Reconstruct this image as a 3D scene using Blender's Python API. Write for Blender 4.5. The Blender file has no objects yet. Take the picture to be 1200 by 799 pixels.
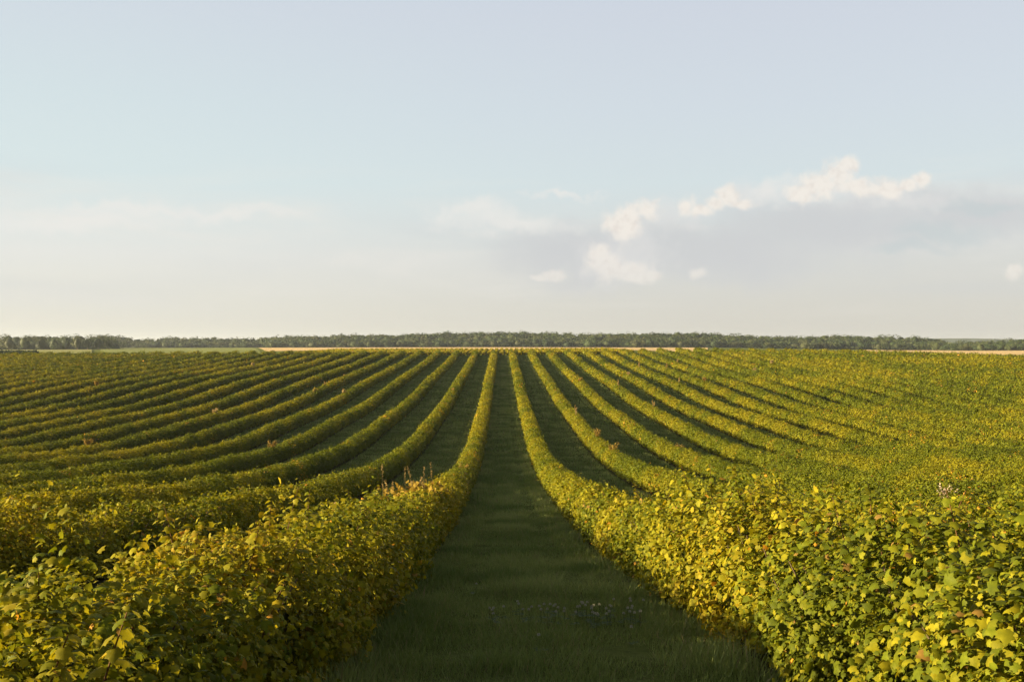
import bpy, bmesh, math, random
import numpy as np
from mathutils import Vector, Matrix

scene = bpy.context.scene
COL = scene.collection
R = math.radians

# ------------------------------------------------------------------ camera
FPX = 1100.0                      # focal length in pixels of the 1200 px wide photograph
VPX, VPY = 588.5, 404.0           # where the rows meet, and the horizon
cam = bpy.data.cameras.new("camera")
cam.sensor_width = 36.0
cam.lens = 36.0 * FPX / 1200.0
cam.clip_start = 0.05
cam.clip_end = 20000
camo = bpy.data.objects.new("camera", cam)
COL.objects.link(camo)
camo.location = (0, 0, 0)
camo.rotation_euler = (R(90) + math.atan((VPY - 399.5) / FPX), 0, -math.atan((600 - VPX) / FPX))
scene.camera = camo

# ------------------------------------------------------------------ sun, sky, exposure
SUN_EL, SUN_AZ = 11.5, -101.0      # azimuth from +Y, negative = to the left
SUN_STRENGTH = 5.0
EXPOSURE = 1.84
SKY_FACTOR = 0.94                 # share of high thin haze over the clear sky
scene.view_settings.view_transform = 'Standard'
scene.view_settings.look = 'None'
scene.view_settings.gamma = 1.0
scene.view_settings.use_curve_mapping = False
scene.view_settings.exposure = EXPOSURE
scene.cycles.use_denoising = True
scene.cycles.max_bounces = 6
scene.cycles.diffuse_bounces = 2
scene.cycles.transmission_bounces = 4
scene.cycles.transparent_max_bounces = 4
scene.cycles.volume_bounces = 0
scene.cycles.sample_clamp_indirect = 6

sd = Vector((math.sin(R(SUN_AZ)) * math.cos(R(SUN_EL)), math.cos(R(SUN_AZ)) * math.cos(R(SUN_EL)), math.sin(R(SUN_EL))))
sl = bpy.data.lights.new("sun", 'SUN')
sl.energy = SUN_STRENGTH
sl.angle = R(0.6)
sl.color = (1.0, 0.795, 0.45)
so = bpy.data.objects.new("sun", sl)
COL.objects.link(so)
so.rotation_euler = (-sd).to_track_quat('-Z', 'Y').to_euler()
so.location = (-40, 0, 30)


class NT:
    """small helper for building node trees"""
    def __init__(s, tree):
        s.t = tree
        tree.nodes.clear()

    def n(s, typ, **kw):
        nd = s.t.nodes.new(typ)
        ins = kw.pop('ins', {})
        for k, v in kw.items():
            setattr(nd, k, v)
        for k, v in ins.items():
            sock = nd.inputs[k]
            if hasattr(v, 'is_output'):
                s.t.links.new(v, sock)
            else:
                sock.default_value = v
        return nd

    def math(s, op, a, b=None, c=None, clamp=False):
        nd = s.n('ShaderNodeMath', operation=op, use_clamp=clamp)
        for i, v in enumerate((a, b, c)):
            if v is None:
                continue
            if hasattr(v, 'is_output'):
                s.t.links.new(v, nd.inputs[i])
            else:
                nd.inputs[i].default_value = v
        return nd.outputs[0]

    def ramp(s, fac, stops, interp='LINEAR'):
        nd = s.n('ShaderNodeValToRGB')
        nd.color_ramp.interpolation = interp
        el = nd.color_ramp.elements
        while len(el) < len(stops):
            el.new(0.5)
        for e, (p, c) in zip(el, stops):
            e.position = p
            e.color = (*c, 1) if len(c) == 3 else c
        s.t.links.new(fac, nd.inputs[0])
        return nd.outputs[0]

    def mix(s, fac, a, b, blend='MIX'):
        nd = s.n('ShaderNodeMix', data_type='RGBA', blend_type=blend)
        for sock, v in ((nd.inputs[0], fac), (nd.inputs[6], a), (nd.inputs[7], b)):
            if hasattr(v, 'is_output'):
                s.t.links.new(v, sock)
            else:
                sock.default_value = v if not isinstance(v, tuple) or len(v) == 4 else (*v, 1)
        return nd.outputs[2]

    def smooth(s, v, a, b):
        nd = s.n('ShaderNodeMapRange', interpolation_type='SMOOTHSTEP')
        s.t.links.new(v, nd.inputs[0])
        nd.inputs[1].default_value = a
        nd.inputs[2].default_value = b
        return nd.outputs[0]


def lin(r, g, b):
    """sRGB bytes of the sky -> radiance at the exposure in use"""
    def f(c):
        c /= 255.0
        return (c / 12.92 if c <= 0.04045 else ((c + 0.055) / 1.055) ** 2.4) / (2 ** EXPOSURE)
    return (f(r), f(g), f(b))


world = bpy.data.worlds.new("World")
scene.world = world
world.use_nodes = True
W = NT(world.node_tree)
sky = W.n('ShaderNodeTexSky', sky_type='NISHITA', sun_disc=False)
sky.sun_elevation = R(SUN_EL)
sky.sun_rotation = R(SUN_AZ)
sky.air_density = 1.0
sky.dust_density = 1.5
clear = W.n('ShaderNodeHueSaturation', ins={'Saturation': 0.35, 'Color': sky.outputs[0]})
bg_clear = W.n('ShaderNodeBackground', ins={'Color': clear.outputs[0], 'Strength': 0.05})
tc = W.n('ShaderNodeTexCoord')
sep = W.n('ShaderNodeSeparateXYZ', ins={0: tc.outputs['Generated']})
DX, DY, DZ = sep.outputs
el = W.math('ARCSINE', DZ)                      # elevation in radians
az = W.math('ARCTAN2', DX, DY)                  # azimuth from +Y, radians
# hazy evening sky: cream at the horizon, pale blue-green above it, lavender higher up
e01 = W.math('DIVIDE', el, 0.60, clamp=True)
veil_r = W.ramp(e01, [(0.0, lin(212, 208, 197)), (0.06, lin(214, 212, 203)), (0.15, lin(215, 217, 214)),
                      (0.28, lin(213, 225, 228)), (0.40, lin(211, 221, 229)), (0.56, lin(208, 216, 227)), (1.0, lin(195, 209, 229))])
veil_l = W.ramp(e01, [(0.0, lin(225, 221, 206)), (0.06, lin(228, 226, 214)), (0.15, lin(230, 231, 226)),
                      (0.28, lin(217, 231, 232)), (0.40, lin(213, 227, 231)), (0.56, lin(210, 220, 229)), (1.0, lin(194, 210, 229))])
lr = W.smooth(az, -0.50, 0.30)
veil = W.mix(lr, veil_l, veil_r)
# soft horizontal streaks of thin cloud
cz = W.math('MULTIPLY', el, 7.0)
comb = W.n('ShaderNodeCombineXYZ', ins={0: az, 1: cz, 2: 0.0})
st = W.n('ShaderNodeTexNoise', ins={'Vector': comb.outputs[0], 'Scale': 3.2, 'Detail': 7.0, 'Roughness': 0.55, 'Distortion': 0.6})
st_band = W.math('MULTIPLY', W.smooth(el, 0.015, 0.07), W.smooth(el, 0.20, 0.12))
st_f = W.math('MULTIPLY', W.smooth(st.outputs[0], 0.46, 0.70), st_band)
veil = W.mix(W.math('MULTIPLY', st_f, 0.55), veil, lin(236, 233, 226))
st2 = W.n('ShaderNodeTexNoise', ins={'Vector': comb.outputs[0], 'Scale': 2.1, 'Detail': 5.0, 'Roughness': 0.5})
veil = W.mix(W.math('MULTIPLY', W.math('MULTIPLY', W.smooth(st2.outputs[0], 0.48, 0.68), st_band), 0.35), veil, lin(203, 208, 212))
# clouds: directions on the plane y = 1, measured as (x / y, z / y)
ysafe = W.math('MAXIMUM', DY, 0.05)
U = W.math('DIVIDE', DX, ysafe)
V = W.math('DIVIDE', DZ, ysafe)
uv = W.n('ShaderNodeCombineXYZ', ins={0: U, 1: V, 2: 0.0})


def px(x, y):
    return ((x - VPX) / FPX, (VPY - y) / FPX)


def cloud_field(blobs, warp_scale, warp, detail=6.0, stretch=1.0):
    nz = W.n('ShaderNodeTexNoise', ins={'Vector': uv.outputs[0], 'Scale': warp_scale, 'Detail': detail, 'Roughness': 0.62})
    off = W.n('ShaderNodeVectorMath', operation='SUBTRACT', ins={0: nz.outputs['Color'], 1: (0.5, 0.5, 0.5)})
    off2 = W.n('ShaderNodeVectorMath', operation='MULTIPLY', ins={0: off.outputs[0], 1: (warp * stretch, warp, 0)})
    p = W.n('ShaderNodeVectorMath', operation='ADD', ins={0: uv.outputs[0], 1: off2.outputs[0]})
    best = None
    for (x, y, rx, ry) in blobs:
        u, v = px(x, y)
        d = W.n('ShaderNodeVectorMath', operation='SUBTRACT', ins={0: p.outputs[0], 1: (u, v, 0)})
        m = W.n('ShaderNodeVectorMath', operation='MULTIPLY', ins={0: d.outputs[0], 1: (FPX / rx, FPX / ry, 0)})
        ln = W.n('ShaderNodeVectorMath', operation='LENGTH', ins={0: m.outputs[0]}).outputs['Value']
        if best is None:
            best = ln
        else:
            best = W.n('ShaderNodeMath', operation='SMOOTH_MIN', ins={0: best, 1: ln, 2: 0.22}).outputs[0]
    return best


# broad grey veil under the bright heads, and a dull blue-grey patch at its far end
grey = cloud_field([(830, 290, 190, 45), (980, 270, 200, 45), (1130, 250, 150, 40), (700, 300, 140, 40)], 9.0, 0.09, 7.0, 2.0)
veil = W.mix(W.math('MULTIPLY', W.smooth(grey, 1.25, 0.2), 0.90), veil, lin(206, 208, 210))
dull = cloud_field([(1110, 272, 70, 16), (1150, 240, 60, 10), (1060, 290, 60, 8)], 12.0, 0.07, 7.0, 2.0)
veil = W.mix(W.math('MULTIPLY', W.smooth(dull, 1.3, 0.2), 0.70), veil, lin(198, 207, 209))
# thin white wisps
wisp = cloud_field([(150, 248, 130, 12), (260, 246, 110, 8), (90, 262, 120, 14), (555, 250, 55, 13), (660, 224, 45, 6), (905, 222, 50, 14), (590, 262, 90, 12)],
                   16.0, 0.075, 8.0, 2.4)
veil = W.mix(W.math('MULTIPLY', W.smooth(wisp, 1.35, 0.1), 0.70), veil, lin(238, 236, 231))
# cumulus heads
heads = cloud_field([(727, 264, 21, 21), (757, 247, 16, 15), (742, 254, 16, 17), (708, 310, 24, 20), (738, 318, 30, 13), (704, 297, 15, 14), (765, 322, 16, 7),
                     (806, 240, 10, 13), (820, 247, 16, 8), (853, 229, 15, 13), (842, 238, 14, 9), (872, 238, 16, 7),
                     (938, 226, 18, 12), (962, 217, 24, 17), (985, 205, 20, 20), (997, 193, 14, 12), (1003, 219, 30, 12), (1038, 221, 28, 12), (1066, 217, 14, 8), (1082, 211, 12, 10),
                     (650, 322, 12, 7), (630, 325, 12, 4), (818, 319, 12, 7), (1192, 319, 12, 10)],
                    30.0, 0.014, 8.0)
hn = W.n('ShaderNodeTexNoise', ins={'Vector': uv.outputs[0], 'Scale': 48.0, 'Detail': 8.0, 'Roughness': 0.60, 'Distortion': 0.4})
hn2 = W.n('ShaderNodeTexNoise', ins={'Vector': uv.outputs[0], 'Scale': 110.0, 'Detail': 6.0, 'Roughness': 0.6})
ragged = W.math('ADD', heads, W.math('MULTIPLY', W.math('SUBTRACT', hn.outputs[0], 0.5), 2.0))
hmask = W.smooth(ragged, 1.30, 0.40)
hcol = W.mix(W.smooth(hn2.outputs[0], 0.30, 0.55), lin(235, 226, 217), lin(246, 239, 229))
lowfade = W.smooth(V, 0.060, 0.130)               # lower heads sink into the haze
hfac = W.math('MULTIPLY', hmask, W.math('MULTIPLY_ADD', lowfade, 0.42, 0.48))
# soft white shreds that tie the heads together
shred = cloud_field([(890, 228, 60, 14), (780, 248, 60, 20), (980, 224, 90, 16), (730, 300, 60, 36), (1060, 232, 60, 10)], 20.0, 0.045, 9.0, 2.0)
veil = W.mix(W.math('MULTIPLY', W.smooth(W.math('ADD', shred, W.math('MULTIPLY', W.math('SUBTRACT', hn.outputs[0], 0.5), 1.6)), 1.3, 0.2), 0.42), veil, lin(232, 230, 227))
veil = W.mix(hfac, veil, hcol)
bg_veil = W.n('ShaderNodeBackground', ins={'Color': veil, 'Strength': 1.0})
ms = W.n('ShaderNodeMixShader', ins={0: W.math('MULTIPLY', W.math('MULTIPLY', W.smooth(el, 0.62, 0.36), W.smooth(W.math('ABSOLUTE', az), 1.8, 0.7)), SKY_FACTOR), 1: bg_clear.outputs[0], 2: bg_veil.outputs[0]})
W.n('ShaderNodeOutputWorld', ins={0: ms.outputs[0]})

# ------------------------------------------------------------------ terrain
KN = np.array([(-60, 4.5), (-20, 1.7), (0, -.40), (4.4, -.90), (7.3, -1.27), (11.4, -1.97), (17.6, -2.90), (23, -3.5), (27, -3.95), (32, -4.4), (41, -5.2),
               (50, -5.72), (58, -5.97), (67, -6.0), (79, -5.8), (90, -5.7), (101, -5.45), (113, -5.0), (124, -4.5), (140, -3.95), (163, -3.15),
               (189, -1.95), (205, -1.30)])
BUSH_H = 1.0
_ds = np.arange(-60, 232, 0.5)
_zs = np.interp(_ds, np.append(KN[:, 0], [212, 232]), np.append(KN[:, 1] - BUSH_H, [-2.45, -2.45]))
_k = np.exp(-0.5 * (np.arange(-8, 9) / 3.0) ** 2)
_k /= _k.sum()
_zs = np.convolve(np.pad(_zs, 8, mode='edge'), _k, mode='valid')
HZ = np.array([(-900, 412), (0, 409.8), (120, 409.3), (210, 407.6), (340, 407.2), (600, 406.8), (850, 407.4), (1000, 409.6), (1060, 410.6), (1200, 410.8), (2100, 412)], float)


def sstep(x, a, b):
    t = np.clip((x - a) / (b - a), 0, 1)
    return t * t * (3 - 2 * t)


def ground(x, y):
    x = np.asarray(x, float)
    y = np.asarray(y, float)
    near = np.interp(y, _ds, _zs)
    bump = sstep(y, 45, 65) * (1 - sstep(y, 92, 120))
    near = near - 0.5 * bump * np.clip((np.abs(x) - 4) / 36, 0, 1.2)
    endw = sstep(y, 135, 205)
    near = near + endw * np.interp(x, [-130, -105, -50, 0, 25, 40, 75, 90, 112, 140], [-.4, -.3, 0, 0, .3, .75, .3, -.05, -.75, -1.0])
    # beyond the field: the bank rises to the stubble, then the plain
    p = VPX + FPX * x / np.maximum(y, 60)
    yb = np.interp(p, HZ[:, 0], HZ[:, 1])
    far = -(yb - VPY) / FPX * np.interp(p, [0, 130, 220, 330, 1000, 1200], [590, 590, 860, 800, 780, 720]) * np.clip(y / 1100, 1, 2)
    w = sstep(y, 212, 320)
    bank = .42 * sstep(y, 214, 285) * (1 - sstep(y, 300, 640)) * sstep(p, 300, 370) * (1 - sstep(p, 730, 800))
    return near * (1 - w) + far * w + bank


def grid_axis(pts):
    out = []
    for (a, b, s) in pts:
        out += list(np.arange(a, b, s))
    return np.array(out + [pts[-1][1]])


def make_mesh(name, verts, loops, lens, mats, mat_idx=None, col=None, smooth=False):
    me = bpy.data.meshes.new(name)
    verts = np.ascontiguousarray(verts, np.float32)
    loops = np.ascontiguousarray(loops, np.int32)
    lens = np.ascontiguousarray(lens, np.int32)
    me.vertices.add(len(verts))
    me.vertices.foreach_set('co', verts.ravel())
    me.loops.add(len(loops))
    me.loops.foreach_set('vertex_index', loops)
    me.polygons.add(len(lens))
    st_ = np.zeros(len(lens), np.int32)
    st_[1:] = np.cumsum(lens)[:-1]
    me.polygons.foreach_set('loop_start', st_)
    if mat_idx is not None:
        me.polygons.foreach_set('material_index', np.ascontiguousarray(mat_idx, np.int32))
    if smooth:
        me.polygons.foreach_set('use_smooth', np.ones(len(lens), bool))
    if col is not None:
        a = me.attributes.new('leaf_colour', 'FLOAT_COLOR', 'FACE')
        c4 = np.ones((len(lens), 4), np.float32)
        c4[:, :3] = col
        a.data.foreach_set('color', c4.ravel())
    for m in mats:
        me.materials.append(m)
    me.update(calc_edges=True)
    return me


def link(name, me, parent=None):
    o = bpy.data.objects.new(name, me)
    COL.objects.link(o)
    if parent is not None:
        o.parent = parent
    return o


def empty(name, loc=(0, 0, 0), rz=0.0):
    o = bpy.data.objects.new(name, None)
    o.empty_display_size = 0.2
    COL.objects.link(o)
    o.location = loc
    o.rotation_euler = (0, 0, rz)
    return o


def tag(o, label=None, cat=None, group=None, kind=None):
    for k, v in (('label', label), ('category', cat), ('group', group), ('kind', kind)):
        if v:
            o[k] = v
    return o


class MB:
    """collects vertices, faces and face colours for one mesh"""
    def __init__(s):
        s.v, s.l, s.n, s.c, s.m, s.base = [], [], [], [], [], 0

    def add(s, v, faces_idx, k, col, mat=0):
        """faces_idx (F,k) into v (V,3); col (F,3) or (3,)"""
        v = np.asarray(v, np.float32)
        f = np.asarray(faces_idx, np.int64)
        s.v.append(v)
        s.l.append((f + s.base).ravel())
        s.n.append(np.full(len(f), k, np.int32))
        c = np.asarray(col, np.float32)
        s.c.append(np.broadcast_to(c, (len(f), 3)) if c.ndim == 1 else c)
        s.m.append(np.full(len(f), mat, np.int32))
        s.base += len(v)

    def inst(s, tv, tf, P, F, S, col, mat=0):
        """template verts tv (T,3), faces tf (Q,k) placed at P (N,3) with frames F (N,3,3; rows = axes) and sizes S (N,)"""
        N, T, Q = len(P), len(tv), len(tf)
        if N == 0:
            return
        v = P[:, None, :] + S[:, None, None] * np.einsum('tk,nkj->ntj', np.asarray(tv, np.float32), F.astype(np.float32))
        f = np.asarray(tf)[None] + (np.arange(N) * T)[:, None, None]
        s.add(v.reshape(-1, 3), f.reshape(N * Q, -1), f.shape[2], np.repeat(col, Q, axis=0), mat)

    def tube(s, pts, radii, col, sides=5, mat=0):
        pts = [Vector(p) for p in pts]
        v = []
        for i, p in enumerate(pts):
            d = (pts[min(i + 1, len(pts) - 1)] - pts[max(i - 1, 0)]).normalized()
            a = d.orthogonal().normalized()
            b = d.cross(a)
            for k in range(sides):
                t = 2 * math.pi * k / sides
                v.append(p + radii[i] * (math.cos(t) * a + math.sin(t) * b))
        f = []
        for i in range(len(pts) - 1):
            for k in range(sides):
                k2 = (k + 1) % sides
                f.append((i * sides + k, i * sides + k2, (i + 1) * sides + k2, (i + 1) * sides + k))
        s.add([tuple(q) for q in v], f, 4, col, mat)

    def mesh(s, name, mats, smooth=False):
        return make_mesh(name, np.concatenate(s.v), np.concatenate(s.l), np.concatenate(s.n), mats,
                         np.concatenate(s.m), np.concatenate(s.c), smooth)


# ------------------------------------------------------------------ value noise in numpy
def _hash(ix, iy, iz):
    h = (ix * 374761393 + iy * 668265263 + iz * 2147483647 * 0 + iz * 1274126177) & 0xFFFFFFFF
    h = ((h ^ (h >> 13)) * 1274126177) & 0xFFFFFFFF
    return ((h ^ (h >> 16)) & 0xFFFF) / 65535.0


def vnoise(x, y, z):
    x, y, z = np.broadcast_arrays(np.asarray(x, float), np.asarray(y, float), np.asarray(z, float))
    ix, iy, iz = (np.floor(a).astype(np.int64) for a in (x, y, z))
    fx, fy, fz = x - ix, y - iy, z - iz
    fx, fy, fz = (a * a * (3 - 2 * a) for a in (fx, fy, fz))
    r = 0
    for dx in (0, 1):
        for dy in (0, 1):
            for dz in (0, 1):
                r = r + _hash(ix + dx, iy + dy, iz + dz) * (fx if dx else 1 - fx) * (fy if dy else 1 - fy) * (fz if dz else 1 - fz)
    return r


# ------------------------------------------------------------------ materials
def mat(name):
    m = bpy.data.materials.new(name)
    m.use_nodes = True
    return m, NT(m.node_tree)


def leaf_material(name, trans=0.35, rough=0.5, spec=0.35, tint=(1.25, 1.15, 0.6)):
    m, t = mat(name)
    a = t.n('ShaderNodeAttribute', attribute_name='leaf_colour')
    geo = t.n('ShaderNodeNewGeometry')
    nz = t.n('ShaderNodeTexNoise', ins={'Vector': geo.outputs['Position'], 'Scale': 38.0, 'Detail': 2.0})
    c = t.mix(1.0, a.outputs['Color'], t.ramp(nz.outputs[0], [(0.3, (.78, .80, .8)), (0.7, (1.2, 1.16, 1.1))]), 'MULTIPLY')
    p = t.n('ShaderNodeBsdfPrincipled', ins={'Base Color': c, 'Roughness': rough, 'Specular IOR Level': spec})
    tr = t.n('ShaderNodeBsdfTranslucent', ins={'Color': t.mix(1.0, c, (*tint, 1), 'MULTIPLY')})
    mx = t.n('ShaderNodeMixShader', ins={0: trans, 1: p.outputs[0], 2: tr.outputs[0]})
    t.n('ShaderNodeOutputMaterial', ins={0: mx.outputs[0]})
    return m


def plain_material(name, c1, c2, scale=20.0, rough=0.8, bump=0.0):
    m, t = mat(name)
    tcn = t.n('ShaderNodeTexCoord')
    nz = t.n('ShaderNodeTexNoise', ins={'Vector': tcn.outputs['Object'], 'Scale': scale, 'Detail': 5.0})
    c = t.ramp(nz.outputs[0], [(0.3, c1), (0.7, c2)])
    p = t.n('ShaderNodeBsdfPrincipled', ins={'Base Color': c, 'Roughness': rough, 'Specular IOR Level': 0.2})
    t.n('ShaderNodeOutputMaterial', ins={0: p.outputs[0]})
    return m


M_LEAF = leaf_material('currant_leaf', 0.36, 0.6, 0.10)
M_FAR_LEAF = leaf_material('tree_leaf', 0.22, 0.6, 0.2)
M_GRASS = leaf_material('grass_blade', 0.30, 0.6, 0.2, (1.1, 1.1, 0.8))
M_DRY = leaf_material('dry_weed', 0.35, 0.8, 0.1, (1.1, 1.0, 0.8))
M_BARK = plain_material('brown_bark', (.06, .04, .025), (.13, .09, .055), 30)
M_PETAL = leaf_material('clover_petal', 0.3, 0.6, 0.2, (1, 1, 1))

# ground
m, t = mat('field_ground')
geo = t.n('ShaderNodeNewGeometry')
pos = geo.outputs['Position']
n1 = t.n('ShaderNodeTexNoise', ins={'Vector': pos, 'Scale': 1.3, 'Detail': 8.0, 'Roughness': 0.65})
n2 = t.n('ShaderNodeTexNoise', ins={'Vector': pos, 'Scale': 14.0, 'Detail': 6.0, 'Roughness': 0.7})
c = t.mix(t.smooth(n1.outputs[0], 0.35, 0.65), (.070, .088, .020), (.105, .122, .036))
c = t.mix(t.smooth(n2.outputs[0], 0.45, 0.75), c, (.052, .056, .020))
# bare soil under the bushes: rows repeat every 4 m across x
sx = t.n('ShaderNodeSeparateXYZ', ins={0: pos})
xr = t.math('PINGPONG', t.math('ADD', sx.outputs[0], 1.75), 2.0)
xr = t.math('ADD', xr, t.math('MULTIPLY', t.math('SUBTRACT', n1.outputs[0], 0.5), 0.7))
c = t.mix(t.math('MULTIPLY', t.smooth(xr, 0.75, 0.35), t.smooth(sx.outputs[1], 207.0, 203.0)), c, (.045, .034, .020))
# beyond the rows: plain grassland
farc = t.mix(t.smooth(n1.outputs[0], 0.35, 0.65), (.10, .13, .035), (.15, .16, .045))
c = t.mix(t.smooth(sx.outputs[1], 202.0, 209.0), c, farc)
bp = t.n('ShaderNodeBump', ins={'Height': n2.outputs[0], 'Strength': 0.5, 'Distance': 0.06})
p = t.n('ShaderNodeBsdfPrincipled', ins={'Base Color': c, 'Roughness': 1.0, 'Specular IOR Level': 0.0, 'Normal': bp.outputs[0]})
t.n('ShaderNodeOutputMaterial', ins={0: p.outputs[0]})
M_GROUND = m


def field_material(name, c1, c2, stretch=(0.02, 0.2, 1)):
    m, t = mat(name)
    geo = t.n('ShaderNodeNewGeometry')
    v = t.n('ShaderNodeVectorMath', operation='MULTIPLY', ins={0: geo.outputs['Position'], 1: stretch})
    nz = t.n('ShaderNodeTexNoise', ins={'Vector': v.outputs[0], 'Scale': 1.0, 'Detail': 6.0, 'Roughness': 0.6})
    c = t.ramp(nz.outputs[0], [(0.3, c1), (0.7, c2)])
    n3 = t.n('ShaderNodeTexNoise', ins={'Vector': geo.outputs['Position'], 'Scale': 2.5, 'Detail': 3.0})
    c = t.mix(1.0, c, t.ramp(n3.outputs[0], [(0.35, (.8, .8, .8)), (0.65, (1.15, 1.15, 1.15))]), 'MULTIPLY')
    # standing straw and grass catch the low sun on their sides: a rough, rounded surface
    b = t.n('ShaderNodeBump', ins={'Height': n3.outputs[0], 'Strength': 0.8, 'Distance': 0.5})
    p = t.n('ShaderNodeBsdfPrincipled', ins={'Base Color': c, 'Roughness': 0.9, 'Specular IOR Level': 0.1, 'Normal': b.outputs[0]})
    tr = t.n('ShaderNodeBsdfTranslucent', ins={'Color': c})
    t.n('ShaderNodeOutputMaterial', ins={0: p.outputs[0]})
    return m


M_STUBBLE = field_material('wheat_stubble', (.52, .36, .16), (.66, .48, .23))
M_MEADOW = field_material('meadow_green', (.16, .19, .045), (.23, .24, .06))
M_PALE = field_material('pale_field', (.20, .21, .06), (.26, .25, .08))
M_HILL = plain_material('hill_woods', (.05, .07, .035), (.08, .10, .05), 0.02)

# ------------------------------------------------------------------ ground sheet
gx = np.unique(np.concatenate([-grid_axis([(0, 14, .5), (14, 140, 3.0), (140, 900, 40), (900, 7000, 400)]), grid_axis([(0, 14, .5), (14, 140, 3.0), (140, 900, 40), (900, 7000, 400)])]))
gy = grid_axis([(-900, -60, 140), (-60, -6, 3), (-6, 40, .5), (40, 230, 1.5), (230, 360, 6), (360, 1100, 30), (1100, 7000, 300)])
GX, GY = np.meshgrid(gx, gy)


def zground(X, Y):
    return ground(X, np.clip(Y, -60, 1100))


GZ = zground(GX, GY)
micro = (vnoise(GX * .9, GY * .9, 0.5) - .5) * 0.06 * (np.abs(GX) < 14) * (GY < 60) * (GY > -6)
GZ = GZ + micro
nx, ny = len(gx), len(gy)
idx = np.arange(nx * ny).reshape(ny, nx)
fq = np.stack([idx[:-1, :-1], idx[:-1, 1:], idx[1:, 1:], idx[1:, :-1]], -1).reshape(-1, 4)
gm = make_mesh('ground', np.stack([GX, GY, GZ], -1).reshape(-1, 3), fq.ravel(), np.full(len(fq), 4), [M_GROUND], smooth=True)
tag(link('ground', gm), kind='structure')


def sheet(name, material, quad_rows, lift, nsub=24):
    """a field laid over the terrain; quad_rows = list of (y, x_left, x_right)"""
    V = []
    for (y, a, b) in quad_rows:
        for i in range(nsub + 1):
            x = a + (b - a) * i / nsub
            V.append((x, y, float(zground(x, y)) + lift))
    k = nsub + 1
    f = [(r * k + i, r * k + i + 1, (r + 1) * k + i + 1, (r + 1) * k + i) for r in range(len(quad_rows) - 1) for i in range(nsub)]
    me = make_mesh(name, np.array(V), np.array(f).ravel(), np.full(len(f), 4), [material], smooth=True)
    return tag(link(name, me), kind='structure')


def xat(p, y):
    return (p - VPX) / FPX * y


ys = [306, 318, 330, 345, 360, 390, 420, 450, 480, 520, 560, 600, 650, 700, 760]
sheet('stubble_field', M_STUBBLE, [(y, xat(312 + 30 * (y < 330) - 0.02 * (y - 306), y), xat(830, y)) for y in ys], 0.10)
sheet('meadow', M_MEADOW, [(y, xat(120, y), xat(306 - 0.02 * (y - 306), y)) for y in [225, 240, 260, 280] + ys], 0.12)
sheet('harvested_field', M_STUBBLE, [(y, xat(1012, y), xat(1500, y)) for y in [222, 235, 250, 270, 290] + ys], 0.14)
sheet('side_field', M_PALE, [(y, xat(-400, y), xat(110, y)) for y in [300] + ys[:-4]], 0.16)

# ------------------------------------------------------------------ haze
HAZE_DENSITY = 0.00010
bpy.ops.mesh.primitive_cube_add(size=1)
hz = bpy.context.object
hz.name = 'haze'
hz.data.name = 'haze'
HZ_TOP, HZ_BOT = 26.0, -30.0
hz.location = (0, 2800, (HZ_TOP + HZ_BOT) / 2)
hz.scale = (15000, 9000, HZ_TOP - HZ_BOT)
m, t = mat('haze_air')
pv = t.n('ShaderNodeVolumePrincipled', ins={'Color': (.80, .88, 1.0, 1), 'Density': HAZE_DENSITY, 'Anisotropy': 0.25})
t.n('ShaderNodeOutputMaterial', ins={'Volume': pv.outputs[0]})
hz.data.materials.append(m)
tag(hz, kind='stuff')

# ------------------------------------------------------------------ currant hedges
rng = np.random.default_rng(7)
ROW_PITCH = 4.0
LEAF_A_V, LEAF_A_F = [], []
_outl = [(0, 0), (.26, -.10), (.50, .08), (.40, .27), (.56, .50), (.33, .60), (.22, .74), (0, 1.02)]
_outl = _outl + [(-a, b) for a, b in _outl[-2:0:-1]]
LEAF_A_V = [(a, b, -.62 * a * a - .34 * (b - .35) ** 2) for a, b in _outl] + [(0, .42, .05)]
_nc = len(_outl)
LEAF_A_F = [(i, (i + 1) % _nc, _nc) for i in range(_nc)]
LEAF_B_V = [(0, 0, 0), (.48, .18, -.12), (.40, .62, -.10), (0, 1, -.06), (-.40, .62, -.10), (-.48, .18, -.12)]
LEAF_B_F = [(0, 1, 2, 3), (0, 3, 4, 5)]
LEAF_C_V = [(0, 0, 0), (.46, .42, -.08), (0, 1, -.02), (-.46, .42, .0)]
LEAF_C_F = [(0, 1, 2, 3)]

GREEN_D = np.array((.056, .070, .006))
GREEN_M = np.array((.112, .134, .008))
OLIVE = np.array((.226, .206, .010))
YELLOW = np.array((.335, .235, .016))
ORANGE = np.array((.420, .215, .026))
BROWN = np.array((.210, .130, .030))


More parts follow.
